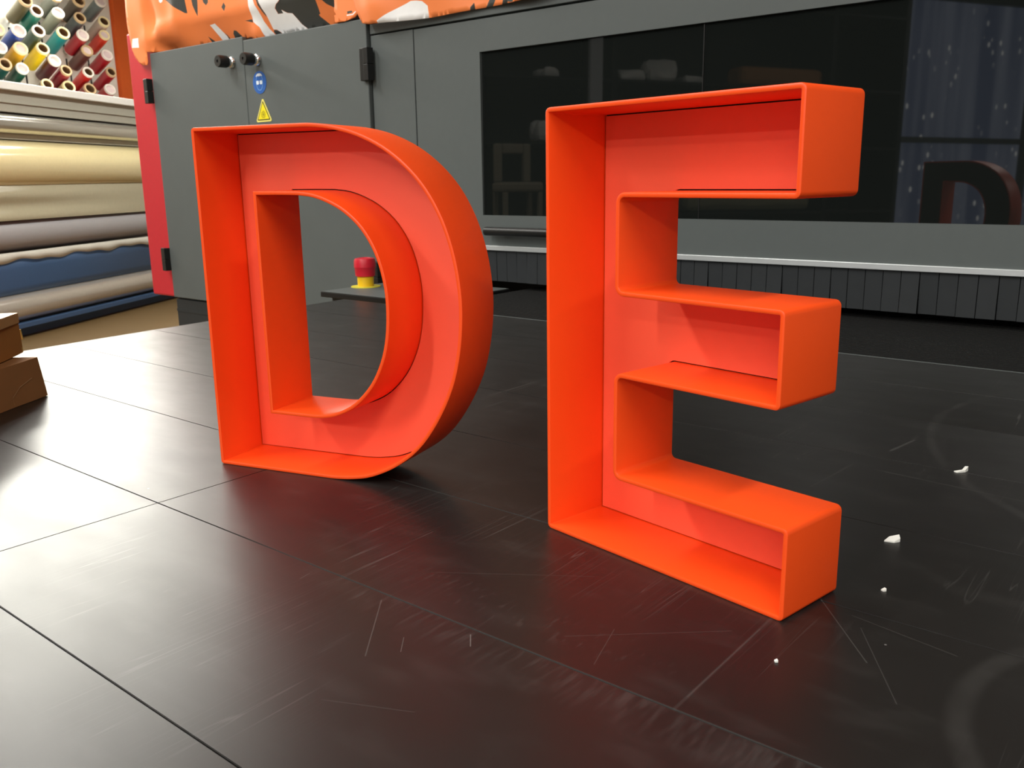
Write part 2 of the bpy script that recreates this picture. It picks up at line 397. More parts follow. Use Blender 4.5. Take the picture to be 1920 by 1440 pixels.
def scrap(name, x, y, pts, lab, h=.012):
    b = MB(); v = [(x+p[0], y+p[1]) for p in pts]
    n = len(v)
    def hz(i): return .001+h*math.sin(PI*i/(n-1))**2
    top = [b.bm.verts.new(W(q[0], q[1], hz(i)+.0022)) for i, q in enumerate(v)]; bot = [b.bm.verts.new(W(q[0], q[1], hz(i)*0+.0002)) for i, q in enumerate(v)]
    b.bm.faces.new(top); b.bm.faces.new(list(reversed(bot)))
    for i in range(n): b.bm.faces.new((top[i], bot[i], bot[(i+1) % n], top[(i+1) % n]))
    tag(b.build(name, 'paper'), lab, 'scrap')
scrap('paper_scrap', -.543, 2.717, [(-.018, -.011), (.0, .0), (.004, .018), (.012, .022), (.009, .003), (-.008, -.016)], 'curled white paper scrap on the table farther from the letter E')
scrap('paper_scrap', -.549, 2.081, [(-.014, -.012), (-.008, .005), (.011, .016), (.016, .008), (.007, -.007)], 'flat white paper scrap on the table closer to the letter E')
scrap('paper_crumb', -.484, 1.806, [(-.005, -.002), (.0, .005), (.005, .001), (.001, -.004)], 'tiny pale crumb on the table beside the foot of the letter E', .004)
scrap('paper_crumb', -.548, 1.405, [(-.0035, 0), (0, .004), (.004, 0), (0, -.0035)], 'tiny white speck on the table in front of the foot of the letter E', .002)

# ------------------------------------------------------------------ the grey machine
K = 5.40
mc = thing('cutting_machine', 'large grey cabinet machine with a long dark window and black curtain flaps', 'machine', (-3, 7, -1.8))
b = MB(); b.box(-5.84, 3.5, K+.04, 9.0, .31, 2.06); b.build('housing', 'grey', mc)
b = MB(); b.box(-4.3, 3.5, 4.285, 9.0, -1.8, -.06); b.build('base', 'dark_grey', mc)
b = MB(); b.box(-9.24, -5.86, K+.0, 9.0, -1.8, 2.15); b.build('cabinet', 'dark_grey', mc)
b = MB(); b.box(-9.775, -9.255, K, 9.0, -.41, 2.44, .02); b.build('red_side_panel', 'red', mc)['label'] = 'red side panel'
b = MB(); b.box(-9.3, -3.6, K+.22, 8.6, 2.06, 3.0); b.build('upper_housing', 'dark_grey', mc)
b = MB(); b.box(-5.85, -5.355, K-.02, K+.04, -.06, 2.012, .004); b.build('side_panel', 'grey', mc)
b = MB(); b.box(-5.85, 3.5, K-.024, K+.3, 2.024, 2.10, .004); b.build('top_rail', 'grey', mc)
dl = MB().box(-9.245, -7.588, K-.05, K-.002, -.40, 2.185, .008).build('door', 'grey_door', mc)
dr = MB().box(-7.582, -5.868, K-.05, K-.002, -.40, 2.150, .008).build('door', 'grey_door', mc)
b = MB(); b.box(-9.235, -5.87, K-.03, K-.002, -1.8, -.42, .006); b.box(-9.235, -5.87, K-.034, K-.02, -.56, -.53); b.build('plinth', 'dark_grey', mc)
def hinge(door, t, z, w=.10, h=.25):
    b = MB(); b.box(t-w/2, t, K-.10, K-.045, z-h/2, z+h/2, .006); b.box(t+.004, t+w/2, K-.115, K-.045, z-h/2, z-.0012, .004); b.box(t+.004, t+w/2, K-.115, K-.045, z+.0012, z+h/2, .004)
    b.build('hinge', 'black', door)
hinge(dl, -9.30, 1.805); hinge(dl, -9.29, .02); hinge(dr, -5.855, 1.785, .115, .26); hinge(dr, -5.855, .02, .115, .26)
for dd, t, z in ((dl, -7.775, 1.968), (dr, -7.37, 1.955)):
    kb = MB().lathe([(.036, 0), (.036, .055), (.05, .06), (.056, .075), (.056, .15), (.05, .165), (.014, .165), (.012, .155)], (t, K-.05, z), (0, -1, 0)).build('knob', 'black', dd)
    MB().lathe([(.052, 0), (.056, .012), (.05, .03), (.042, .036), (.042, .058), (.03, .058)], (t, K-.05, z), (0, -1, 0)).build('chrome_collar', 'chrome', dd)['label'] = 'chrome collar'
# stickers
def disc(b, cx, cz, rx, rz, y, mi, seg=40, h=.0006):
    b.bm.faces.new([b.bm.verts.new(W(cx+rx*math.cos(2*PI*i/seg), y, cz+rz*math.sin(2*PI*i/seg))) for i in range(seg)]).material_index = mi
def ring(b, cx, cz, rx, rz, w, y, mi, a0=0, a1=2*PI, seg=40):
    for i in range(seg):
        p = [a0+(a1-a0)*i/seg, a0+(a1-a0)*(i+1)/seg]
        q = [(rx*math.cos(p[0]), rz*math.sin(p[0])), (rx*math.cos(p[1]), rz*math.sin(p[1])), ((rx-w)*math.cos(p[1]), (rz-w)*math.sin(p[1])), ((rx-w)*math.cos(p[0]), (rz-w)*math.sin(p[0]))]
        b.bm.faces.new([b.bm.verts.new(W(cx+u, y, cz+v)) for u, v in q]).material_index = mi
def plate(b, pts, y, mi):
    b.bm.faces.new([b.bm.verts.new(W(p[0], y, p[1])) for p in pts]).material_index = mi
ys = K-.05
b = MB(); cx, cz = -7.365, 1.755
b.lathe([(.102, 0), (.102, .003)], (cx, ys, cz), (0, -1, 0), 48, smooth=False)
ring(b, cx, cz+.005, .052, .078, .006, ys-.0042, 2)
ring(b, cx, cz+.045, .052, .036, .012, ys-.0050, 1, .3, PI-.3)
plate(b, round_poly([(cx-.03, cz+.055), (cx+.03, cz+.055), (cx+.026, cz+.08), (cx-.026, cz+.08)], .008), ys-.0056, 1)
for s in (-1, 1): plate(b, round_poly([(cx+s*.026-.018, cz-.018), (cx+s*.026+.018, cz-.018), (cx+s*.026+.021, cz+.016), (cx+s*.026-.021, cz+.016)], .009), ys-.0058, 1)
b.build('eye_protection_sticker', ['blue_sticker', 'sticker_white', 'sticker_line'], dr)['label'] = 'round blue sticker of a head wearing goggles'
b = MB(); T = (-7.338, 1.4725)
def tri(r): return [(T[0]+r*math.cos(a), T[1]+r*math.sin(a)*1.02) for a in (PI/2, PI/2+2*PI/3, PI/2+4*PI/3)]
def lay(pts, y, mi, rr): plate(b, round_poly([Vector(p) for p in pts], rr), y, mi)
q = round_poly([Vector(p) for p in tri(.146)], .016)
b.rings([[(p.x, ys, p.y) for p in q], [(p.x, ys-.003, p.y) for p in q]], fold=False, smooth=False, mi=0); plate(b, q, ys-.003, 0)
lay(tri(.116), ys-.0040, 1, .006); lay(tri(.098), ys-.0050, 2, .003)
for i in range(12):
    a = 2*PI*i/12; c, s = math.cos(a), math.sin(a); r0, r1 = .022, .038
    plate(b, [(T[0]+c*r0-s*.0028, T[1]-.008+s*r0+c*.0028), (T[0]+c*r1-s*.0028, T[1]-.008+s*r1+c*.0028), (T[0]+c*r1+s*.0028, T[1]-.008+s*r1-c*.0028), (T[0]+c*r0+s*.0028, T[1]-.008+s*r0-c*.0028)], ys-.0058, 3)
disc(b, T[0], T[1]-.008, .014, .014, ys-.0058, 3, 20); ring(b, T[0], T[1]-.008, .026, .026, .005, ys-.0062, 3)
b.build('warning_sticker', ['sticker_cream', 'sticker_dark', 'sticker_yellow', 'sticker_olive'], dr)['label'] = 'yellow triangular warning sticker with a starburst sign'
# window door with the long dark pane
b = MB(); y0, y1 = K-.02, K+.04
X0, X1, Z0, Z1 = -5.342, 3.4, .331, 2.008; a0, a1, c0, c1 = -4.655, 2.6, .566, 1.776
for q in ((X0, a0, Z0, Z1), (a1, X1, Z0, Z1), (a0, a1, Z0, c0), (a0, a1, c1, Z1)): b.box(q[0], q[1], y0, y1, q[2], q[3])
bmesh.ops.remove_doubles(b.bm, verts=b.bm.verts, dist=1e-6)
wd = b.build('window_door', 'grey', mc)
b = MB(); b.bm.faces.new([b.bm.verts.new(W(*p)) for p in ((a0, K-.004, c0), (a1, K-.004, c0), (a1, K+.006, c1), (a0, K+.006, c1))])
b.bm.faces.new([b.bm.verts.new(W(*p)) for p in ((a1, K+.02, c0), (a0, K+.02, c0), (a0, K+.03, c1), (a1, K+.03, c1))])
b.build('window_pane', 'glass', wd)['label'] = 'dark tinted glossy pane'
MB().box(-2.801, -2.795, K-.006, K-.0005, .568, 1.774).build('pane_joint', 'black', wd)
b = MB(); hz_ = .449
b.lathe([(.02, 0), (.033, .012), (.034, .03), (.034, 1.34), (.033, 1.36), (.02, 1.372)], (-4.575, K-.10, hz_), (1, 0, 0), 20)
for t in (-4.45, -3.33): b.lathe([(.022, 0), (.022, .09)], (t, K-.10, hz_), (0, 1, 0), 14)
b.build('pull_handle', 'black', wd)['label'] = 'black bar handle'
MB().box(-5.342, 3.4, K-.035, K+.04, .297, .333, .003).build('edge_strip', 'alu', mc)['label'] = 'bright aluminium edge strip'
rr = random.Random(5); t = -5.34
while t < 0.1:
    w = .0975; b = MB(); lean = rr.uniform(-.004, .004)
    b.box(t, t+w, 0, .006, 0, .25, .0012, fr=lambda x, y, z, lean=lean: (x, K-.012+y+lean*(1-z/.25)*2.0, .055+z+rr.uniform(0, 0)))
    b.build('curtain_flap', 'flap', mc); t += .1012
b = MB(); b.box(-4.3, 3.0, 4.285, 8.4, -.055, -.012)
y = 4.29
while y < 6.2:
    b.box(-4.3, 3.0, y, y+.022, -.012, -.001); y += .043
b.build('ribbed_bed', 'rib', mc)['label'] = 'black ribbed bed running under the curtain flaps'
MB().box(-4.3, 3.2, 4.274, 4.284, -.03, .0006, .001).build('bed_edge_trim', 'grey', mc)
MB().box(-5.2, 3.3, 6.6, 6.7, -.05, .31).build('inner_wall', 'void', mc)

# control box with the emergency stop
cb = thing('control_box', 'black control box with a red and yellow emergency stop, seen through the D', 'control box', (-5.2, 4.8, -.4))
b = MB(); b.box(-5.50, -4.35, 4.41, 5.33, -.03, .012, .006); b.box(-5.44, -4.4, 4.47, 5.30, -.40, -.03, .01); b.build('housing', 'black', cb)
b = MB(); b.box(-5.485, -4.36, 4.412, 5.32, .0122, .015, .001); b.build('cover_plate', 'grey', cb)
bx, by = -5.56+.15, 4.80
MB().lathe([(.118, 0), (.118, .006), (.07, .006)], (bx, by, .015), (0, 0, 1), 40).build('label_disc', 'estop_disc', cb)['label'] = 'yellow round label'
MB().lathe([(.064, 0), (.066, .075), (.06, .08)], (bx, by, .02), (0, 0, 1), 32).build('collar', 'estop_yellow', cb)['label'] = 'yellow collar'
MB().lathe([(.066, 0), (.078, .006), (.083, .07), (.086, .075), (.085, .125), (.078, .142), (.05, .148), (.045, .144)], (bx, by, .098), (0, 0, 1), 36).build('push_button', 'estop_red', cb)['label'] = 'red mushroom button'

# ------------------------------------------------------------------ printed banners
SH = {
'w0': [(-8.851, 2.709), (-8.778, 2.7), (-8.785, 2.66), (-8.804, 2.635), (-8.837, 2.625), (-8.857, 2.641)],
'k0': [(-9.019, 2.773), (-8.466, 2.7), (-8.455, 2.618), (-8.445, 2.489), (-8.476, 2.493), (-8.772, 2.658)],
'k1': [(-8.353, 2.646), (-8.235, 2.63), (-8.275, 2.509), (-8.298, 2.445), (-8.323, 2.488), (-8.35, 2.552)],
'k2': [(-8.158, 2.607), (-8.055, 2.594), (-8.076, 2.541), (-8.116, 2.523), (-8.154, 2.554)],
'k3': [(-7.826, 2.514), (-7.805, 2.479), (-7.835, 2.437), (-7.867, 2.477)],
'w1': [(-9.502, 2.354), (-9.378, 2.35), (-9.383, 2.254), (-9.538, 2.267)],
'w2': [(-8.174, 2.355), (-8.08, 2.359), (-7.984, 2.238), (-7.984, 2.203), (-7.941, 2.187), (-7.949, 2.160), (-8.066, 2.160)],
'k4': [(-8.001, 2.273), (-7.974, 2.25), (-7.944, 2.196), (-7.982, 2.203), (-7.982, 2.238)],
'k5': [(-8.289, 2.266), (-8.14, 2.160), (-8.254, 2.160)],
'k6': [(-7.882, 2.160), (-7.859, 2.251), (-7.826, 2.273), (-7.791, 2.267), (-7.745, 2.22), (-7.722, 2.160)],
'k7': [(-7.595, 2.332), (-7.478, 2.331), (-7.479, 2.303)],
'w3': [(-7.443, 2.529), (-7.361, 2.518), (-7.36, 2.484), (-7.328, 2.384), (-7.318, 2.295), (-7.288, 2.229), (-7.218, 2.150), (-7.373, 2.150), (-7.401, 2.254), (-7.473, 2.306)],
'w4': [(-7.279, 2.508), (-6.927, 2.463), (-6.931, 2.43), (-6.943, 2.417), (-7.009, 2.394), (-7.049, 2.369), (-7.044, 2.322), (-6.965, 2.319), (-6.972, 2.347), (-6.913, 2.316), (-6.852, 2.306), (-6.825, 2.27), (-6.79, 2.214), (-6.714, 2.150), (-7.105, 2.150), (-7.135, 2.187), (-7.18, 2.212), (-7.234, 2.22), (-7.235, 2.341), (-7.261, 2.438)],
'k8': [(-7.312, 2.512), (-7.282, 2.508), (-7.263, 2.438), (-7.237, 2.342), (-7.243, 2.321), (-7.27, 2.364), (-7.29, 2.423)],
'k9': [(-7.229, 2.216), (-7.181, 2.21), (-7.137, 2.186), (-7.111, 2.150), (-7.208, 2.150), (-7.247, 2.199)],
'k10': [(-6.925, 2.463), (-6.51, 2.409), (-6.529, 2.271), (-6.549, 2.267), (-6.541, 2.249), (-6.427, 2.150), (-6.711, 2.150), (-6.788, 2.214), (-6.823, 2.269), (-6.85, 2.306), (-6.911, 2.317), (-6.97, 2.348), (-6.963, 2.319), (-7.041, 2.323), (-7.045, 2.368), (-7.007, 2.393), (-6.941, 2.415)],
'k11': [(-6.477, 2.405), (-6.279, 2.38), (-6.275, 2.31), (-6.264, 2.28), (-6.329, 2.297), (-6.402, 2.332)],
'k12': [(-6.274, 2.227), (-6.25, 2.23), (-6.218, 2.218), (-6.247, 2.212)],
'k13': [(-6.074, 2.226), (-6.02, 2.225), (-6.008, 2.21), (-6.076, 2.206)],
'w5': [(-6.086, 2.201), (-6.013, 2.198), (-5.976, 2.216), (-5.967, 2.211), (-6.005, 2.19), (-6.082, 2.191)],
'w6': [(-5.625, 2.094), (-5.289, 2.205), (-5.228, 2.201), (-5.168, 2.19), (-5.116, 2.151), (-5.111, 2.055), (-5.358, 2.055), (-5.613, 2.070)],
'k14': [(-4.705, 2.055), (-4.704, 2.093), (-4.67, 2.12), (-4.65, 2.055)],
'k15': [(-4.568, 2.055), (-4.501, 2.16), (-4.437, 2.152), (-4.503, 2.055)],
'k16': [(-4.402, 2.055), (-4.369, 2.143), (-4.292, 2.133), (-4.293, 2.1), (-4.273, 2.082), (-4.293, 2.077), (-4.334, 2.086), (-4.345, 2.055)]}
def inside(p, poly):
    c = False; n = len(poly); j = n-1
    for i in range(n):
        if (poly[i][1] > p[1]) != (poly[j][1] > p[1]) and p[0] < (poly[j][0]-poly[i][0])*(p[1]-poly[i][1])/(poly[j][1]-poly[i][1])+poly[i][0]: c = not c
        j = i
    return c
def banner(name, outline, keys, depth, label, step=.045):
    pts = []; edges = []
    def add(poly, closed=True, sub=.04):
        first = len(pts)
        for i in range(len(poly)):
            a, b_ = Vector(poly[i]), Vector(poly[(i+1) % len(poly)])
            k = max(1, int((b_-a).length/sub))
            for q in range(k): pts.append(a+(b_-a)*q/k)
        n = len(pts)-first
        for i in range(n): edges.append((first+i, first+(i+1) % n))
    add(outline)
    for k in keys: add(SH[k])
    xs = [p[0] for p in outline]; zs = [p[1] for p in outline]
    x = min(xs)
    while x < max(xs):
        z = min(zs)
        while z < max(zs):
            q = Vector((x+random.uniform(-.008, .008), z+random.uniform(-.008, .008)))
            if inside(q, outline): pts.append(q)
            z += step
        x += step
    v, e, f, *_ = delaunay_2d_cdt([Vector(p) for p in pts], edges, [], 0, 1e-5)
    b = MB(); top = []
    vs = [b.bm.verts.new(W(p.x, depth(p.x, p.y), p.y)) for p in v]
    for t in f:
        c = sum((v[i] for i in t), Vector((0, 0)))/len(t)
        if not inside(c, outline): continue
        fa = b.bm.faces.new([vs[i] for i in t]); fa.smooth = True
        for k in keys:
            if inside(c, SH[k]): fa.material_index = 1 if k[0] == 'w' else 2; break
    for w in [w for w in b.bm.verts if not w.link_faces]: b.bm.verts.remove(w)
    o = b.build(name, ['ban_orange', 'ban_white', 'ban_black'], None, 60)
    so = o.modifiers.new('cloth_thickness', 'SOLIDIFY'); so.thickness = .003; so.offset = 1
    return tag(o, label, 'banner')
def g(x, z, cx, cz, sx, sz): return math.exp(-((x-cx)/sx)**2-((z-cz)/sz)**2)
def dep_left(x, z):
    y = K-.055+.02*math.sin(x*3.1+1)+.012*math.sin(x*7.3+z*5)
    y -= .07*g(x, z, -8.95, 2.33, .28, .10) - .05*g(x, z, -8.95, 2.22, .22, .05)     # ridge and pocket of the crumple
    y -= .06*g(x, z, -8.6, 2.5, .10, .35)*.6; y += .05*g(x, z, -9.1, 2.55, .09, .25)
    y -= .05*g(x, z, -7.46, 2.2, .10, .09)
    y += .14*max(0, min(1, (2.42-z)/.26))*max(0, min(1, (x+9.15)/.15)) * (1 if x > -9.15 else 0)   # tucks back on to the cabinet top
    y -= .10*max(0, z-2.35)
    y += .35*max(0, z-2.85)
    if x > -6.25: y = max(K-.078, min(y, K-.06))
    if x < -9.2: y -= .02*math.sin((z-2.05)*4)
    return min(y, K+.20)
banner('printed_banner', [(-9.56, 3.05), (-9.56, 2.765), (-9.565, 2.496), (-9.556, 2.359), (-9.545, 2.249), (-9.50, 2.163), (-9.43, 2.105), (-9.36, 2.075), (-9.265, 2.069), (-9.252, 2.10), (-9.252, 2.20), (-9.19, 2.192), (-7.6, 2.188), (-7.57, 2.155), (-6.1, 2.153), (-5.98, 2.17), (-5.90, 2.23), (-5.86, 2.30), (-5.84, 3.05)],
       [k for k in SH if k not in ('w6', 'k14', 'k15', 'k16')], dep_left, 'crumpled orange printed banner lying over the doors of the grey cabinet')
def dep_right(x, z):
    y = K-.132+.015*math.sin(x*5)+.012*math.sin(x*9+z*11)
    if x > -5.7: y += .05*min(1, (x+5.7)/.4)
    y -= .03*g(x, z, -5.65, 2.2, .2, .12)
    if x > -5.2: y += .02*min(1, (x+5.2)/.5)
    y -= .06*max(0, z-2.15); y += .35*max(0, z-2.65)*max(0, min(1, (x+5.82)/.3))
    return y
banner('printed_banner', [(-5.91, 3.0), (-5.903, 2.298), (-5.895, 2.235), (-5.867, 2.162), (-5.827, 2.098), (-5.731, 2.080), (-5.433, 2.066), (-5.109, 2.062), (-4.642, 2.073), (-4.139, 2.077), (-3.682, 2.10), (-3.6, 3.0)],
       ['w6', 'k14', 'k15', 'k16'], dep_right, 'orange printed banner hanging over the rail above the dark window')

# ------------------------------------------------------------------ cardboard boxes at the table edge
BX = frame((-3.748, 1.559), (0.539, -0.842))      # x runs along the lower box's long bottom edge
def carton(name, pts_b, pts_t, z0, z1, m, label):
    b = MB()
    v = [b.bm.verts.new(W(*BX(p[0], p[1], z0))) for p in pts_b] + [b.bm.verts.new(W(*BX(p[0], p[1], z1))) for p in pts_t]
    for q in ((3, 2, 1, 0), (4, 5, 6, 7), (0, 1, 5, 4), (1, 2, 6, 5), (2, 3, 7, 6), (3, 0, 4, 7)): b.bm.faces.new([v[i] for i in q])
    bmesh.ops.subdivide_edges(b.bm, edges=b.bm.edges[:], cuts=9, use_grid_fill=True)
    c = sum((w.co for w in b.bm.verts), Vector())/len(b.bm.verts); rg = random.Random(len(label))
    for w in b.bm.verts:
        w.co += Vector((math.sin(w.co.y*41+w.co.z*30), math.sin(w.co.x*37+w.co.z*23), .4*math.sin(w.co.x*29+w.co.y*31)))*.0016
    for f in b.bm.faces: f.smooth = True
    t = thing(name, label, 'box', BX((pts_b[0][0]+pts_b[2][0])/2, (pts_b[0][1]+pts_b[2][1])/2, z0))
    b.build('carton', m, t, 35); return t
c1 = carton('cardboard_box', [(0, 0), (1.0, 0), (1.0, -.55), (0, -.5)], [(.017, -.004), (1.0, -.02), (1.0, -.52), (.03, -.47)], .001, .165, 'card_dark', 'creased brown cardboard box lying flat on the table, bottom of the stack')
c2 = carton('cardboard_box', [(-.065, -.126), (.71, .063), (.825, -.41), (.05, -.60)], [(-.06, -.128), (.71, .06), (.825, -.41), (.055, -.60)], .1695, .333, 'card', 'tan cardboard box with a torn corner, top of the stack')
b = MB()
for i, (x0, x1, z0, z1) in enumerate(((.08, .16, .092, .072), (.16, .21, .072, .040), (.205, .209, .012, .040))):
    CY = lambda z: -.004*z/.165+.0035
    b.bm.faces.new([b.bm.verts.new(W(*BX(*p))) for p in ((x0, CY(z0)-.0, z0), (x1, CY(z1), z1), (x1, CY(z1), z1+.003), (x0, CY(z0), z0+.003))])
b.build('crease', 'crease', c1)
B2 = frame(BX(-.065, -.126, 0)[:2], (lambda u, v: (BX(u, v, 0)[0]-BX(0, 0, 0)[0], BX(u, v, 0)[1]-BX(0, 0, 0)[1]))(.9715, .237))
b = MB(); b.box(.004, .79, .001, .0035, .295, .3335, fr=B2); b.box(.004, .79, -.07, .003, .3335, .3355, fr=B2); b.build('packing_tape', 'tape', c2)
b = MB(); b.box(0, .016, -.004, .004, 0, .045, fr=lambda x, y, z: B2(-.004-x*.5-z*.3, -.004+y, .265-z)); b.box(-.006, .004, -.01, .0, .172, .19, fr=B2); b.build('torn_flap', 'torn', c2)['label'] = 'pale torn strip'

# ------------------------------------------------------------------ media rack along the wall
rk = thing('media_rack', 'long white topped rack holding wide film rolls along the wall', 'rack', R(16, 11.4, -1.8))
def rb(b, a0, a1, l0, l1, z0, z1, bev=0): return b.box(a0, a1, l0, l1, z0, z1, bev, fr=lambda a, l, z: R(a, l, z))
rb(MB(), 11.4, 21.0, 10.98, 12.1, 2.452, 2.59, .012).build('top_beam', 'rackwhite', rk)
b = MB(); rb(b, 11.4, 21.0, 11.08, 11.12, 2.09, 2.45); rb(b, 11.4, 21.0, 11.05, 11.12, 2.24, 2.255); b.build('valance', 'valance', rk)
rb(MB(), 11.6, 20.8, 11.2, 11.3, 1.64, 1.73).build('gap_filler', 'valance', rk)  # added beige filler, lightens the shaded gap between two rolls
for a in (11.5, 20.9): rb(MB(), a-.06, a+.06, 11.98, 12.1, -1.8, 2.45, .01).build('post', 'rackwhite', rk)
rb(MB(), 11.4, 21.0, 11.92, 11.98, -1.5, 2.45).build('back_panel', 'valance', rk)
b = MB(); rb(b, 11.4, 21.0, 10.95, 11.2, -1.62, -1.53, .01); rb(b, 11.4, 21.0, 11.2, 11.75, -1.8, -1.53); b.build('blue_plinth', 'bluefilm', rk)['label'] = 'blue bottom ledge'
def roll(name, z, r, l, m, label, a0=11.6, a1=20.8, group='wide film rolls on the rack'):
    t = thing(name, label, 'roll', R(16, l, z-r), group)
    MB().lathe([(r*.55, 0), (r, 0), (r, a1-a0), (r*.55, a1-a0)], R(a0, l, z), RD, 56).build('film', m, t)
    MB().lathe([(.07, -.06), (.09, -.06), (.09, a1-a0+.06), (.07, a1-a0+.06)], R(a0, l, z), RD, 20).build('core', 'coretan', t)
    return t
roll('film_roll', 1.90, .165, 11.17, 'silver', 'slim silvery film roll directly under the beige valance')
t = roll('film_roll', 1.20, .43, 11.32, 'cream', 'fat glossy cream film roll under the silvery one')
b = MB(); seg = 60
def curt(a, z, amp=.045): return 11.02+.10*(z-.3)**2+amp*math.sin(z*16)*(.5+.5*math.sin(a*.35+2))
rows = [[R(11.6+9.2*i/seg, curt(i*.15, z), z) for i in range(seg+1)] for z in [.25+.6*k/24 for k in range(25)]]
b.rings(rows, closed=False, fold=False); b.build('loose_sheet', 'khaki', t)['label'] = 'loose khaki sheet hanging off the roll'
roll('film_roll', 0.0, .29, 11.28, 'lavgrey', 'matt grey film roll above the blue sheet')
b = MB()
rows = [[R(11.6+9.2*i/160, 11.06+.01*math.sin(i*.2), (-.30 if k == 0 else -.455-.022*math.sin(i*.22)-.016*math.sin(i*.47+1))) for i in range(161)] for k in (0, 1)]
bs = thing('film_sheet', 'matt blue film sheet with a wavy white top edge hanging on the rack', 'film', R(16, 11.1, -1.1))
b.rings(rows, closed=False, fold=False); ob = b.build('white_edge', 'backing', bs); ob['label'] = 'wavy white edge'
so = ob.modifiers.new('t', 'SOLIDIFY'); so.thickness = .004
b = MB(); b.rings([[R(a, l, z) for a in (11.6, 20.8)] for l, z in ((11.10, -.31), (11.09, -.6), (11.09, -.9), (11.12, -1.03))], closed=False, fold=False)
ob = b.build('sheet', 'bluefilm', bs); so = ob.modifiers.new('t', 'SOLIDIFY'); so.thickness = .004
roll('film_roll', -1.275, .235, 11.16, 'silvertube', 'shiny silver grey film roll lowest on the rack above the blue ledge')

# peg wall with the small vinyl rolls
pb = thing('peg_board', 'white board on the wall carrying rows of slanted vinyl rolls', 'board', R(16.5, 12.8, 1.9))
rb(MB(), 12.0, 20.72, 12.75, 12.848, 1.9, 5.45).build('panel', 'pegboard', pb)
TUBES = [
 (16.857, 4.347, 'olive', (92, 84, 52), 'coretan', 0, 'olive brown vinyl roll, the topmost towards the outer end of the pegs'),
 (17.145, 4.206, 'teal', (34, 124, 106), 'corewhite', 0, 'sea green vinyl roll on a peg above the dark grey green roll'),
 (16.547, 3.751, 'blue', (30, 70, 160), 'corewhite', 1, 'royal blue vinyl roll on a peg above the amber roll'),
 (17.132, 3.833, 'darkgreen', (62, 86, 74), 'corewhite', 0, 'dark grey green vinyl roll above the bright yellow roll'),
 (16.534, 3.427, 'amber', (222, 164, 20), 'corecream', 1, 'amber yellow vinyl roll with a filled pale end'),
 (17.193, 3.508, 'yellow', (240, 206, 10), 'corecream', 0, 'bright yellow vinyl roll with an open brown core'),
 (16.03, 3.085, 'deepteal', (10, 66, 62), 'coretan', 0, 'deep teal vinyl roll just under the amber roll'),
 (16.5, 3.057, 'bottle', (22, 74, 58), 'corewhite', 1, 'bottle green vinyl roll with a pale end, just above the white beam'),
 (17.516, 3.32, 'maroon', (84, 28, 38), 'corewhite', 1, 'dark maroon vinyl roll with a pale pink end beside the bright yellow roll'),
 (17.833, 4.283, 'silver', (128, 128, 118), 'corewhite', 1, 'silver grey vinyl roll with a pale pink end above the turquoise roll'),
 (17.918, 3.91, 'turquoise', (10, 138, 146), 'corecream', 0, 'turquoise vinyl roll with a cream end'),
 (17.81, 4.60, 'pewter', (104, 104, 98), 'coretan', 0, 'pewter grey vinyl roll above the silver grey one'),
 (18.552, 4.302, 'slate', (82, 90, 92), 'coretan', 0, 'slate grey vinyl roll above the crimson roll'),
 (18.58, 3.962, 'crimson', (172, 22, 38), 'corewhite', 1, 'crimson vinyl roll with a grey filled end between the turquoise and scarlet rolls'),
 (18.675, 3.661, 'brown', (92, 50, 44), 'coretan', 1, 'chocolate brown vinyl roll with a tan end'),
 (17.859, 3.164, 'wine', (150, 22, 42), 'coretan', 0, 'wine red vinyl roll below the maroon roll'),
 (18.625, 3.212, 'red', (206, 34, 30), 'corewhite', 0, 'bright red vinyl roll with a wide pinkish white end'),
 (18.581, 4.638, 'umber', (88, 78, 68), 'coretan', 0, 'umber grey vinyl roll above the slate one'),
 (19.376, 4.767, 'steel', (112, 126, 128), 'corewhite', 1, 'steel grey vinyl roll with a pale lilac end, next to the orange wall'),
 (19.419, 4.36, 'clear', (206, 186, 170), 'corecream', 0, 'clear pale vinyl roll with a cream core beside the orange wall'),
 (19.383, 4.077, 'scarlet', (224, 62, 40), 'corecream', 1, 'scarlet orange vinyl roll beside the orange wall'),
 (19.405, 3.66, 'cherry', (186, 22, 40), 'corewhite', 1, 'cherry red vinyl roll with a white end beside the orange wall'),
 (19.483, 3.304, 'ruby', (182, 28, 46), 'coretan', 0, 'ruby red vinyl roll with an open tan core beside the orange wall'),
 (17.191, 2.826, 'greyend', (120, 110, 90), 'corecream', 0, 'vinyl roll half hidden behind the white beam under the maroon roll'),
 (17.887, 2.847, 'paleend', (200, 170, 120), 'corecream', 0, 'cream ended vinyl roll half hidden by the white beam under the wine red roll'),
 (18.616, 2.868, 'tanend', (150, 50, 44), 'coretan', 0, 'tan ended vinyl roll low behind the white beam under the bright red roll'),
 (19.365, 2.924, 'lowred', (196, 40, 44), 'corewhite', 1, 'red vinyl roll lowest beside the orange wall'),
 (15.97, 3.373, 'edge', (70, 80, 60), 'corewhite', 1, 'dark vinyl roll cut by the picture edge beside the amber roll'),
 (15.962, 3.693, 'edgetwo', (96, 90, 80), 'corecream', 1, 'grey brown vinyl roll cut by the picture edge beside the blue roll')]
TILT = math.radians(25); YAW = math.radians(26)
AX = ((-RN)*math.cos(YAW)-RD*math.sin(YAW))*math.cos(TILT)+Vector((0, 0, 1))*math.sin(TILT); LEN = .655
def gap(da, dz):
    d = RD*da+Vector((0, 0, dz)); return (d-AX*d.dot(AX)).length
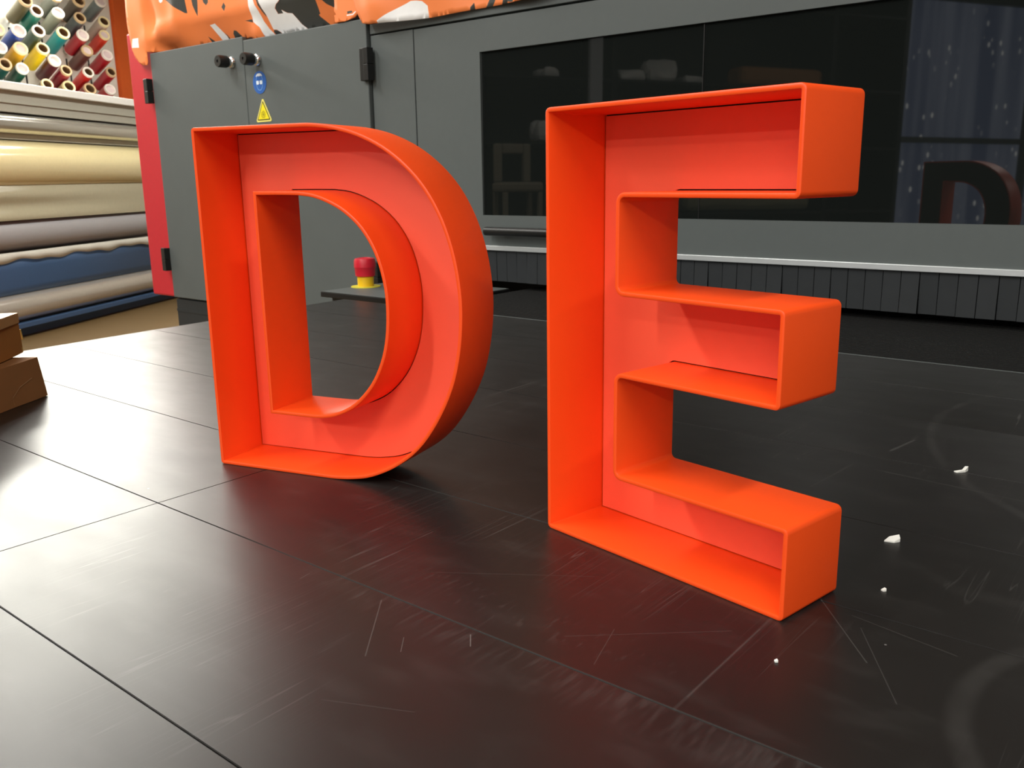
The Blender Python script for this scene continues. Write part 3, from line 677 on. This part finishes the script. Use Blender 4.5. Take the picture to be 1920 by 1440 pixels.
for a, z, nm, rgb, core, plug, lab in TUBES:
    near = min(gap(a-q[0], z-q[1]) for q in TUBES if q[2] != nm)
    e = Vector(R(a, 12.1, z)); base = e-AX*LEN
    rr_ = min(.122+.014*(sum(map(ord, nm)) % 5)/4, near*.49)
    fm = mat('vinyl_'+nm, rgb, .3, spec=.6, coat=.5)
    t = thing('vinyl_roll', lab, 'roll', tuple(base), 'slanted vinyl rolls on the peg board')
    MB().lathe([(rr_*.6, .02), (rr_, .02), (rr_, LEN-.05), (rr_*.9, LEN-.05)], base, AX, 28, cap0=False, cap1=False).build('film', fm, t)
    if plug:
        MB().lathe([(rr_*.98, .0), (rr_*.98, LEN-.015), (rr_*.93, LEN), (rr_*.74, LEN), (rr_*.70, LEN-.02), (rr_*.70, LEN-.06)], base, AX, 28, cap1=False).build('core', core, t)
        MB().lathe([(rr_*.69, LEN-.06), (rr_*.69, LEN-.03), (rr_*.5, LEN-.045)], base, AX, 24).build('end_plug', 'corepink', t)
    else:
        MB().lathe([(rr_*.98, 0), (rr_*.98, LEN-.015), (rr_*.93, LEN), (rr_*.72, LEN), (rr_*.68, LEN-.012), (rr_*.68, .1)], base, AX, 28, cap0=False).build('core', core, t)
        MB().lathe([(rr_*.67, .06), (rr_*.67, LEN-.02)], base, AX, 24, cap1=False).build('core_bore', 'corehole', t)
    # the peg it sits on
    b = MB(); pz = base.z
    am = base.dot(RD); rb(b, am-.014, am+.014, 12.73, 12.752, pz-.36, pz-.16); b.lathe([(.022, 0), (.022, .12)], tuple(base-AX*.13), AX, 10); b.build('peg', 'black', pb)

# ------------------------------------------------------------------ room shell
AZ0, AZ1, LL, LR, FZ, CZ = -16.0, 24.0, 12.85, -14.0, -1.8, 5.7
def quad(name, pts, m, th=None):
    b = MB(); b.bm.faces.new([b.bm.verts.new(W(*p)) for p in pts]); return struct(b.build(name, m))
quad('floor', [R(AZ0, LR, FZ), R(AZ1, LR, FZ), R(AZ1, LL, FZ), R(AZ0, LL, FZ)], 'floor')
quad('ceiling', [R(AZ0, LL, CZ), R(AZ1, LL, CZ), R(AZ1, LR, CZ), R(AZ0, LR, CZ)], 'ceil')
quad('wall_left', [R(4.5, LL, FZ), R(AZ1, LL, FZ), R(AZ1, LL, CZ), R(4.5, LL, CZ)], 'wall')
quad('wall_left_dim', [R(AZ0, LL, FZ), R(4.5, LL, FZ), R(4.5, LL, CZ), R(AZ0, LL, CZ)], 'walldim')  # coloured dark so this dim stretch mirrors nearly black
quad('wall_back', [R(AZ1, LL, FZ), R(AZ1, LR, FZ), R(AZ1, LR, CZ), R(AZ1, LL, CZ)], 'wall')
quad('wall_right', [R(AZ1, LR, FZ), R(AZ0, LR, FZ), R(AZ0, LR, CZ), R(AZ1, LR, CZ)], 'wall')
quad('wall_front', [R(AZ0, LR, FZ), R(AZ0, LL, FZ), R(AZ0, LL, CZ), R(AZ0, LR, CZ)], 'wall')
b = MB(); rb(b, 20.74, 23.9, 12.66, 12.848, FZ, CZ-.01); struct(b.build('trim_1', 'pillar'))
# glazed shop front in the left wall behind the camera, mirrored in the machine's pane
w1 = MB(); rb(w1, -14.9, -6.7, 12.79, 12.82, -.4, 5.3); wo = struct(w1.build('window_1', 'night'))
b = MB()
for a in (-14.9, -12.2, -6.7): rb(b, a-.1, a+.1, 12.67, 12.845, -.5, 5.4)
for z in (-.45, 1.95, 5.35): rb(b, -14.9, -6.7, 12.67, 12.845, z-.07, z+.07)
b.build('window_frame', 'dark_grey', wo)
# dark shelving with pale parcels, mirrored in the pane
sh = thing('storage_shelf', 'dark open shelving mirrored in the machine window', 'shelf', R(-1, 11.5, FZ))
b = MB(); rb(b, -6.2, 4.2, 12.3, 12.4, FZ, 5.2); b.build('back_panel', 'shelfdark', sh)
for a in (-6.2, -4.25, .98, 4.2): b = MB(); rb(b, a-.06, a+.06, 10.9, 12.3, FZ, 5.2); b.build('upright', 'shelfdark', sh)
for z in (.28, 1.65, 2.86, 4.4): b = MB(); rb(b, -6.2, 4.2, 10.9, 12.3, z-.05, z); b.build('shelf_board', 'shelfdark', sh)
rb(MB(), 1.29, 1.56, 10.78, 10.9, FZ, 5.2, .02).build('pale_post', 'pale_post', sh)['label'] = 'pale grey post'
def parcel(a, z, wa, h, lab, m='wrap', dl=.6, name='parcel', lump=.0):
    b = MB(); rb(b, a-wa/2, a+wa/2, 11.0, 11.0+dl, z+.006, z+h, min(h, dl)*.3)
    if lump:
        bmesh.ops.subdivide_edges(b.bm, edges=b.bm.edges[:], cuts=3, use_grid_fill=True)
        z0 = min(v.co.z for v in b.bm.verts)
        for v in b.bm.verts:
            k = (v.co.z-z0)/(h*S)
            v.co.z -= k*lump*S*h*(.5+.5*math.sin(v.co.x*19+v.co.y*23+a)); v.co.x += k*.02*math.sin(v.co.y*31)
        for f in b.bm.faces: f.smooth = True
    tag(b.build(name, m), lab, name, 'parcels mirrored in the machine window')
parcel(-.18, 2.86, .66, .46, 'pale wrapped lump mirrored in the dark window above the top arm of the E', lump=.5)
parcel(.50, 2.86, .58, .22, 'low pale lump mirrored in the dark window beside the larger one', lump=.4)
parcel(-.92, 2.86, .44, .16, 'flat pale packet mirrored in the dark window beside the large lump', lump=.3)
parcel(2.25, 2.86, .34, .2, 'small pale packet mirrored in the dark window above the upper corner of the E', lump=.5)
parcel(-3.05, 2.86, 2.1, .40, 'long brown carton mirrored in the dark window above the top arm of the E', 'card_dark')
parcel(2.3, 1.65, .5, .45, 'pale bundle mirrored in the dark window just outside the upper corner of the E', lump=.5)
parcel(-2.4, .28, 3.2, .55, 'long khaki bundle mirrored in the dark window below the top arm of the E', 'khaki_cloth', lump=.35)
ch = thing('chair', 'pale armchair mirrored in the dark window between the letters', 'chair', R(3.2, 11.5, FZ))
b = MB()
for q in ((2.85, 3.0, .9, 1.6), (3.42, 3.57, .9, 1.6), (3.0, 3.42, 1.42, 1.6)): rb(b, q[0], q[1], 10.62, 10.74, q[2], q[3], .03)
b.build('backrest', 'chairpale', ch)
rb(MB(), 2.8, 3.6, 10.1, 10.74, .72, .9, .05).build('seat', 'chairpale', ch)
for a in (2.86, 3.54):
    for l in (10.16, 10.68): rb(MB(), a-.04, a+.04, l-.04, l+.04, FZ, .72).build('leg', 'chairpale', ch)

# ------------------------------------------------------------------ lamps
def lamp(x, y, ang, length, power, z=CZ-.12, w=.34, col=(1, .985, .925), lab=''):
    t = thing('ceiling_light', lab, 'light', (x, y, z), 'ceiling strip lights')
    c, s = math.cos(ang), math.sin(ang)
    fr = lambda u, v, h: (x+c*u-s*v, y+s*u+c*v, z+h)
    MB().box(-length/2, length/2, -w/2, w/2, .02, .115, fr=fr).build('lamp_housing', 'lamp_housing', t)
    L = bpy.data.lights.new('strip_light', 'AREA'); L.shape = 'RECTANGLE'; L.size = length*S*.96; L.size_y = w*S*.8; L.energy = power; L.color = col
    o = bpy.data.objects.new('strip_light', L); COL.objects.link(o); o.parent = t; o.location = (0, 0, 0); o.rotation_euler = (0, 0, ang)
    return t
Q = PI/2
LT = 'white ceiling strip light over the table'
lamp(-5.0, -2.0, Q, 5.5, 100, lab='white ceiling strip light above the table end with the boxes')
lamp(2.6, -1.5, Q, 5.0, 88, lab='white ceiling strip light above the table in front of the E')
lamp(-1.0, -6.5, Q, 5.0, 105, lab='white ceiling strip light behind the camera')
lamp(-3.0, -12.5, 0, 5.0, 185, lab='added fill strip light far behind the camera, over the shop front side')  # added fill lamp, frontal light for the letter panels
lamp(5.0, -10.5, 0, 5.0, 185, lab='added fill strip light far behind the camera, away from the shop front')  # second added fill lamp facing the letter fronts
lamp(-8.2, .6, Q, 4.0, 62, lab='added strip light brightening the banner and the grey cabinet doors')  # added lamp that lifts the underlit banner and doors
NM = ['at the near end of the media rack', 'over the near half of the media rack', 'over the middle of the media rack', 'over the far end of the media rack']
for i, a in enumerate((8.0, 12.0, 16, 20)):
    p = R(a, 6.8, 0); lamp(p[0], p[1], math.atan2(RD.y, RD.x), 3.6, 42, z=CZ-.12, lab='white strip light '+NM[i])
def flood(a, l, z, power, lab):  # added floods, aimed to lay glare on the table's left
    p = Vector(R(a, l, z)); t = thing('glare_flood', lab, 'light', tuple(p), 'added glare floods over the media rack')
    d = (Vector((-3.2, 2.4, 0))-p).normalized(); u = Vector((-d.y, d.x, 0)).normalized(); v = d.cross(u)
    MB().box(-1.3, 1.3, -.3, .3, -.16, -.03, .02, fr=lambda x, y, zz: tuple(p+u*x+v*y+d*zz)).build('lamp_housing', 'lamp_housing', t)
    MB().box(-.03, .03, -.03, .03, 0, CZ-z-.005, fr=lambda x, y, zz: tuple(p-d*.1+Vector((x, y, zz+.1)))).build('drop_rod', 'lamp_housing', t)
    L = bpy.data.lights.new('glare_flood_lamp', 'AREA'); L.shape = 'RECTANGLE'; L.size = 2.5*S; L.size_y = .55*S; L.energy = power; L.color = (1, .98, .89)
    o = bpy.data.objects.new('glare_flood_lamp', L); COL.objects.link(o); o.parent = t
    o.rotation_euler = d.to_track_quat('-Z', 'Y').to_euler()
for i, a in enumerate((11.8, 15.0, 18.2)): flood(a, 11.55, 5.1, 78, 'added flood light for the table glare, tilted down '+NM[i+1])
wd_ = bpy.data.worlds.new('World'); scn.world = wd_; wd_.use_nodes = True
wd_.node_tree.nodes['Background'].inputs[0].default_value = (.9, .95, 1, 1); wd_.node_tree.nodes['Background'].inputs[1].default_value = .05

# ------------------------------------------------------------------ camera
pitch, roll_, fpx = 0.2274, -0.0150, 1670.67
fw = Vector((0, math.cos(pitch), -math.sin(pitch))); rt = Vector((1, 0, 0)); up = rt.cross(fw)
c, s = math.cos(roll_), math.sin(roll_); rt, up = rt*c+up*s, up*c-rt*s
tx, nx = Vector((0.77496, -0.63201, 0)), Vector((0.63201, 0.77496, 0))
cv = lambda v: Vector((v.dot(tx), v.dot(nx), v.z))
rt, up, fw = cv(rt), cv(up), cv(fw)
cam = bpy.data.cameras.new('camera'); co = bpy.data.objects.new('camera', cam); COL.objects.link(co)
m = Matrix.Identity(4)
for i in range(3): m[i][0], m[i][1], m[i][2] = rt[i], up[i], -fw[i]
m.translation = W(0, 0, .8481); co.matrix_world = m
cam.sensor_fit = 'HORIZONTAL'; cam.sensor_width = 36; cam.lens = fpx/1920*36; cam.clip_start = .02
cam.dof.use_dof = True; cam.dof.focus_distance = 1.2; cam.dof.aperture_fstop = 17
scn.camera = co
vs_ = scn.view_settings; vs_.view_transform = 'Standard'; vs_.look = 'None'; vs_.gamma = 1; vs_.use_curve_mapping = False
vs_.exposure = 0.0
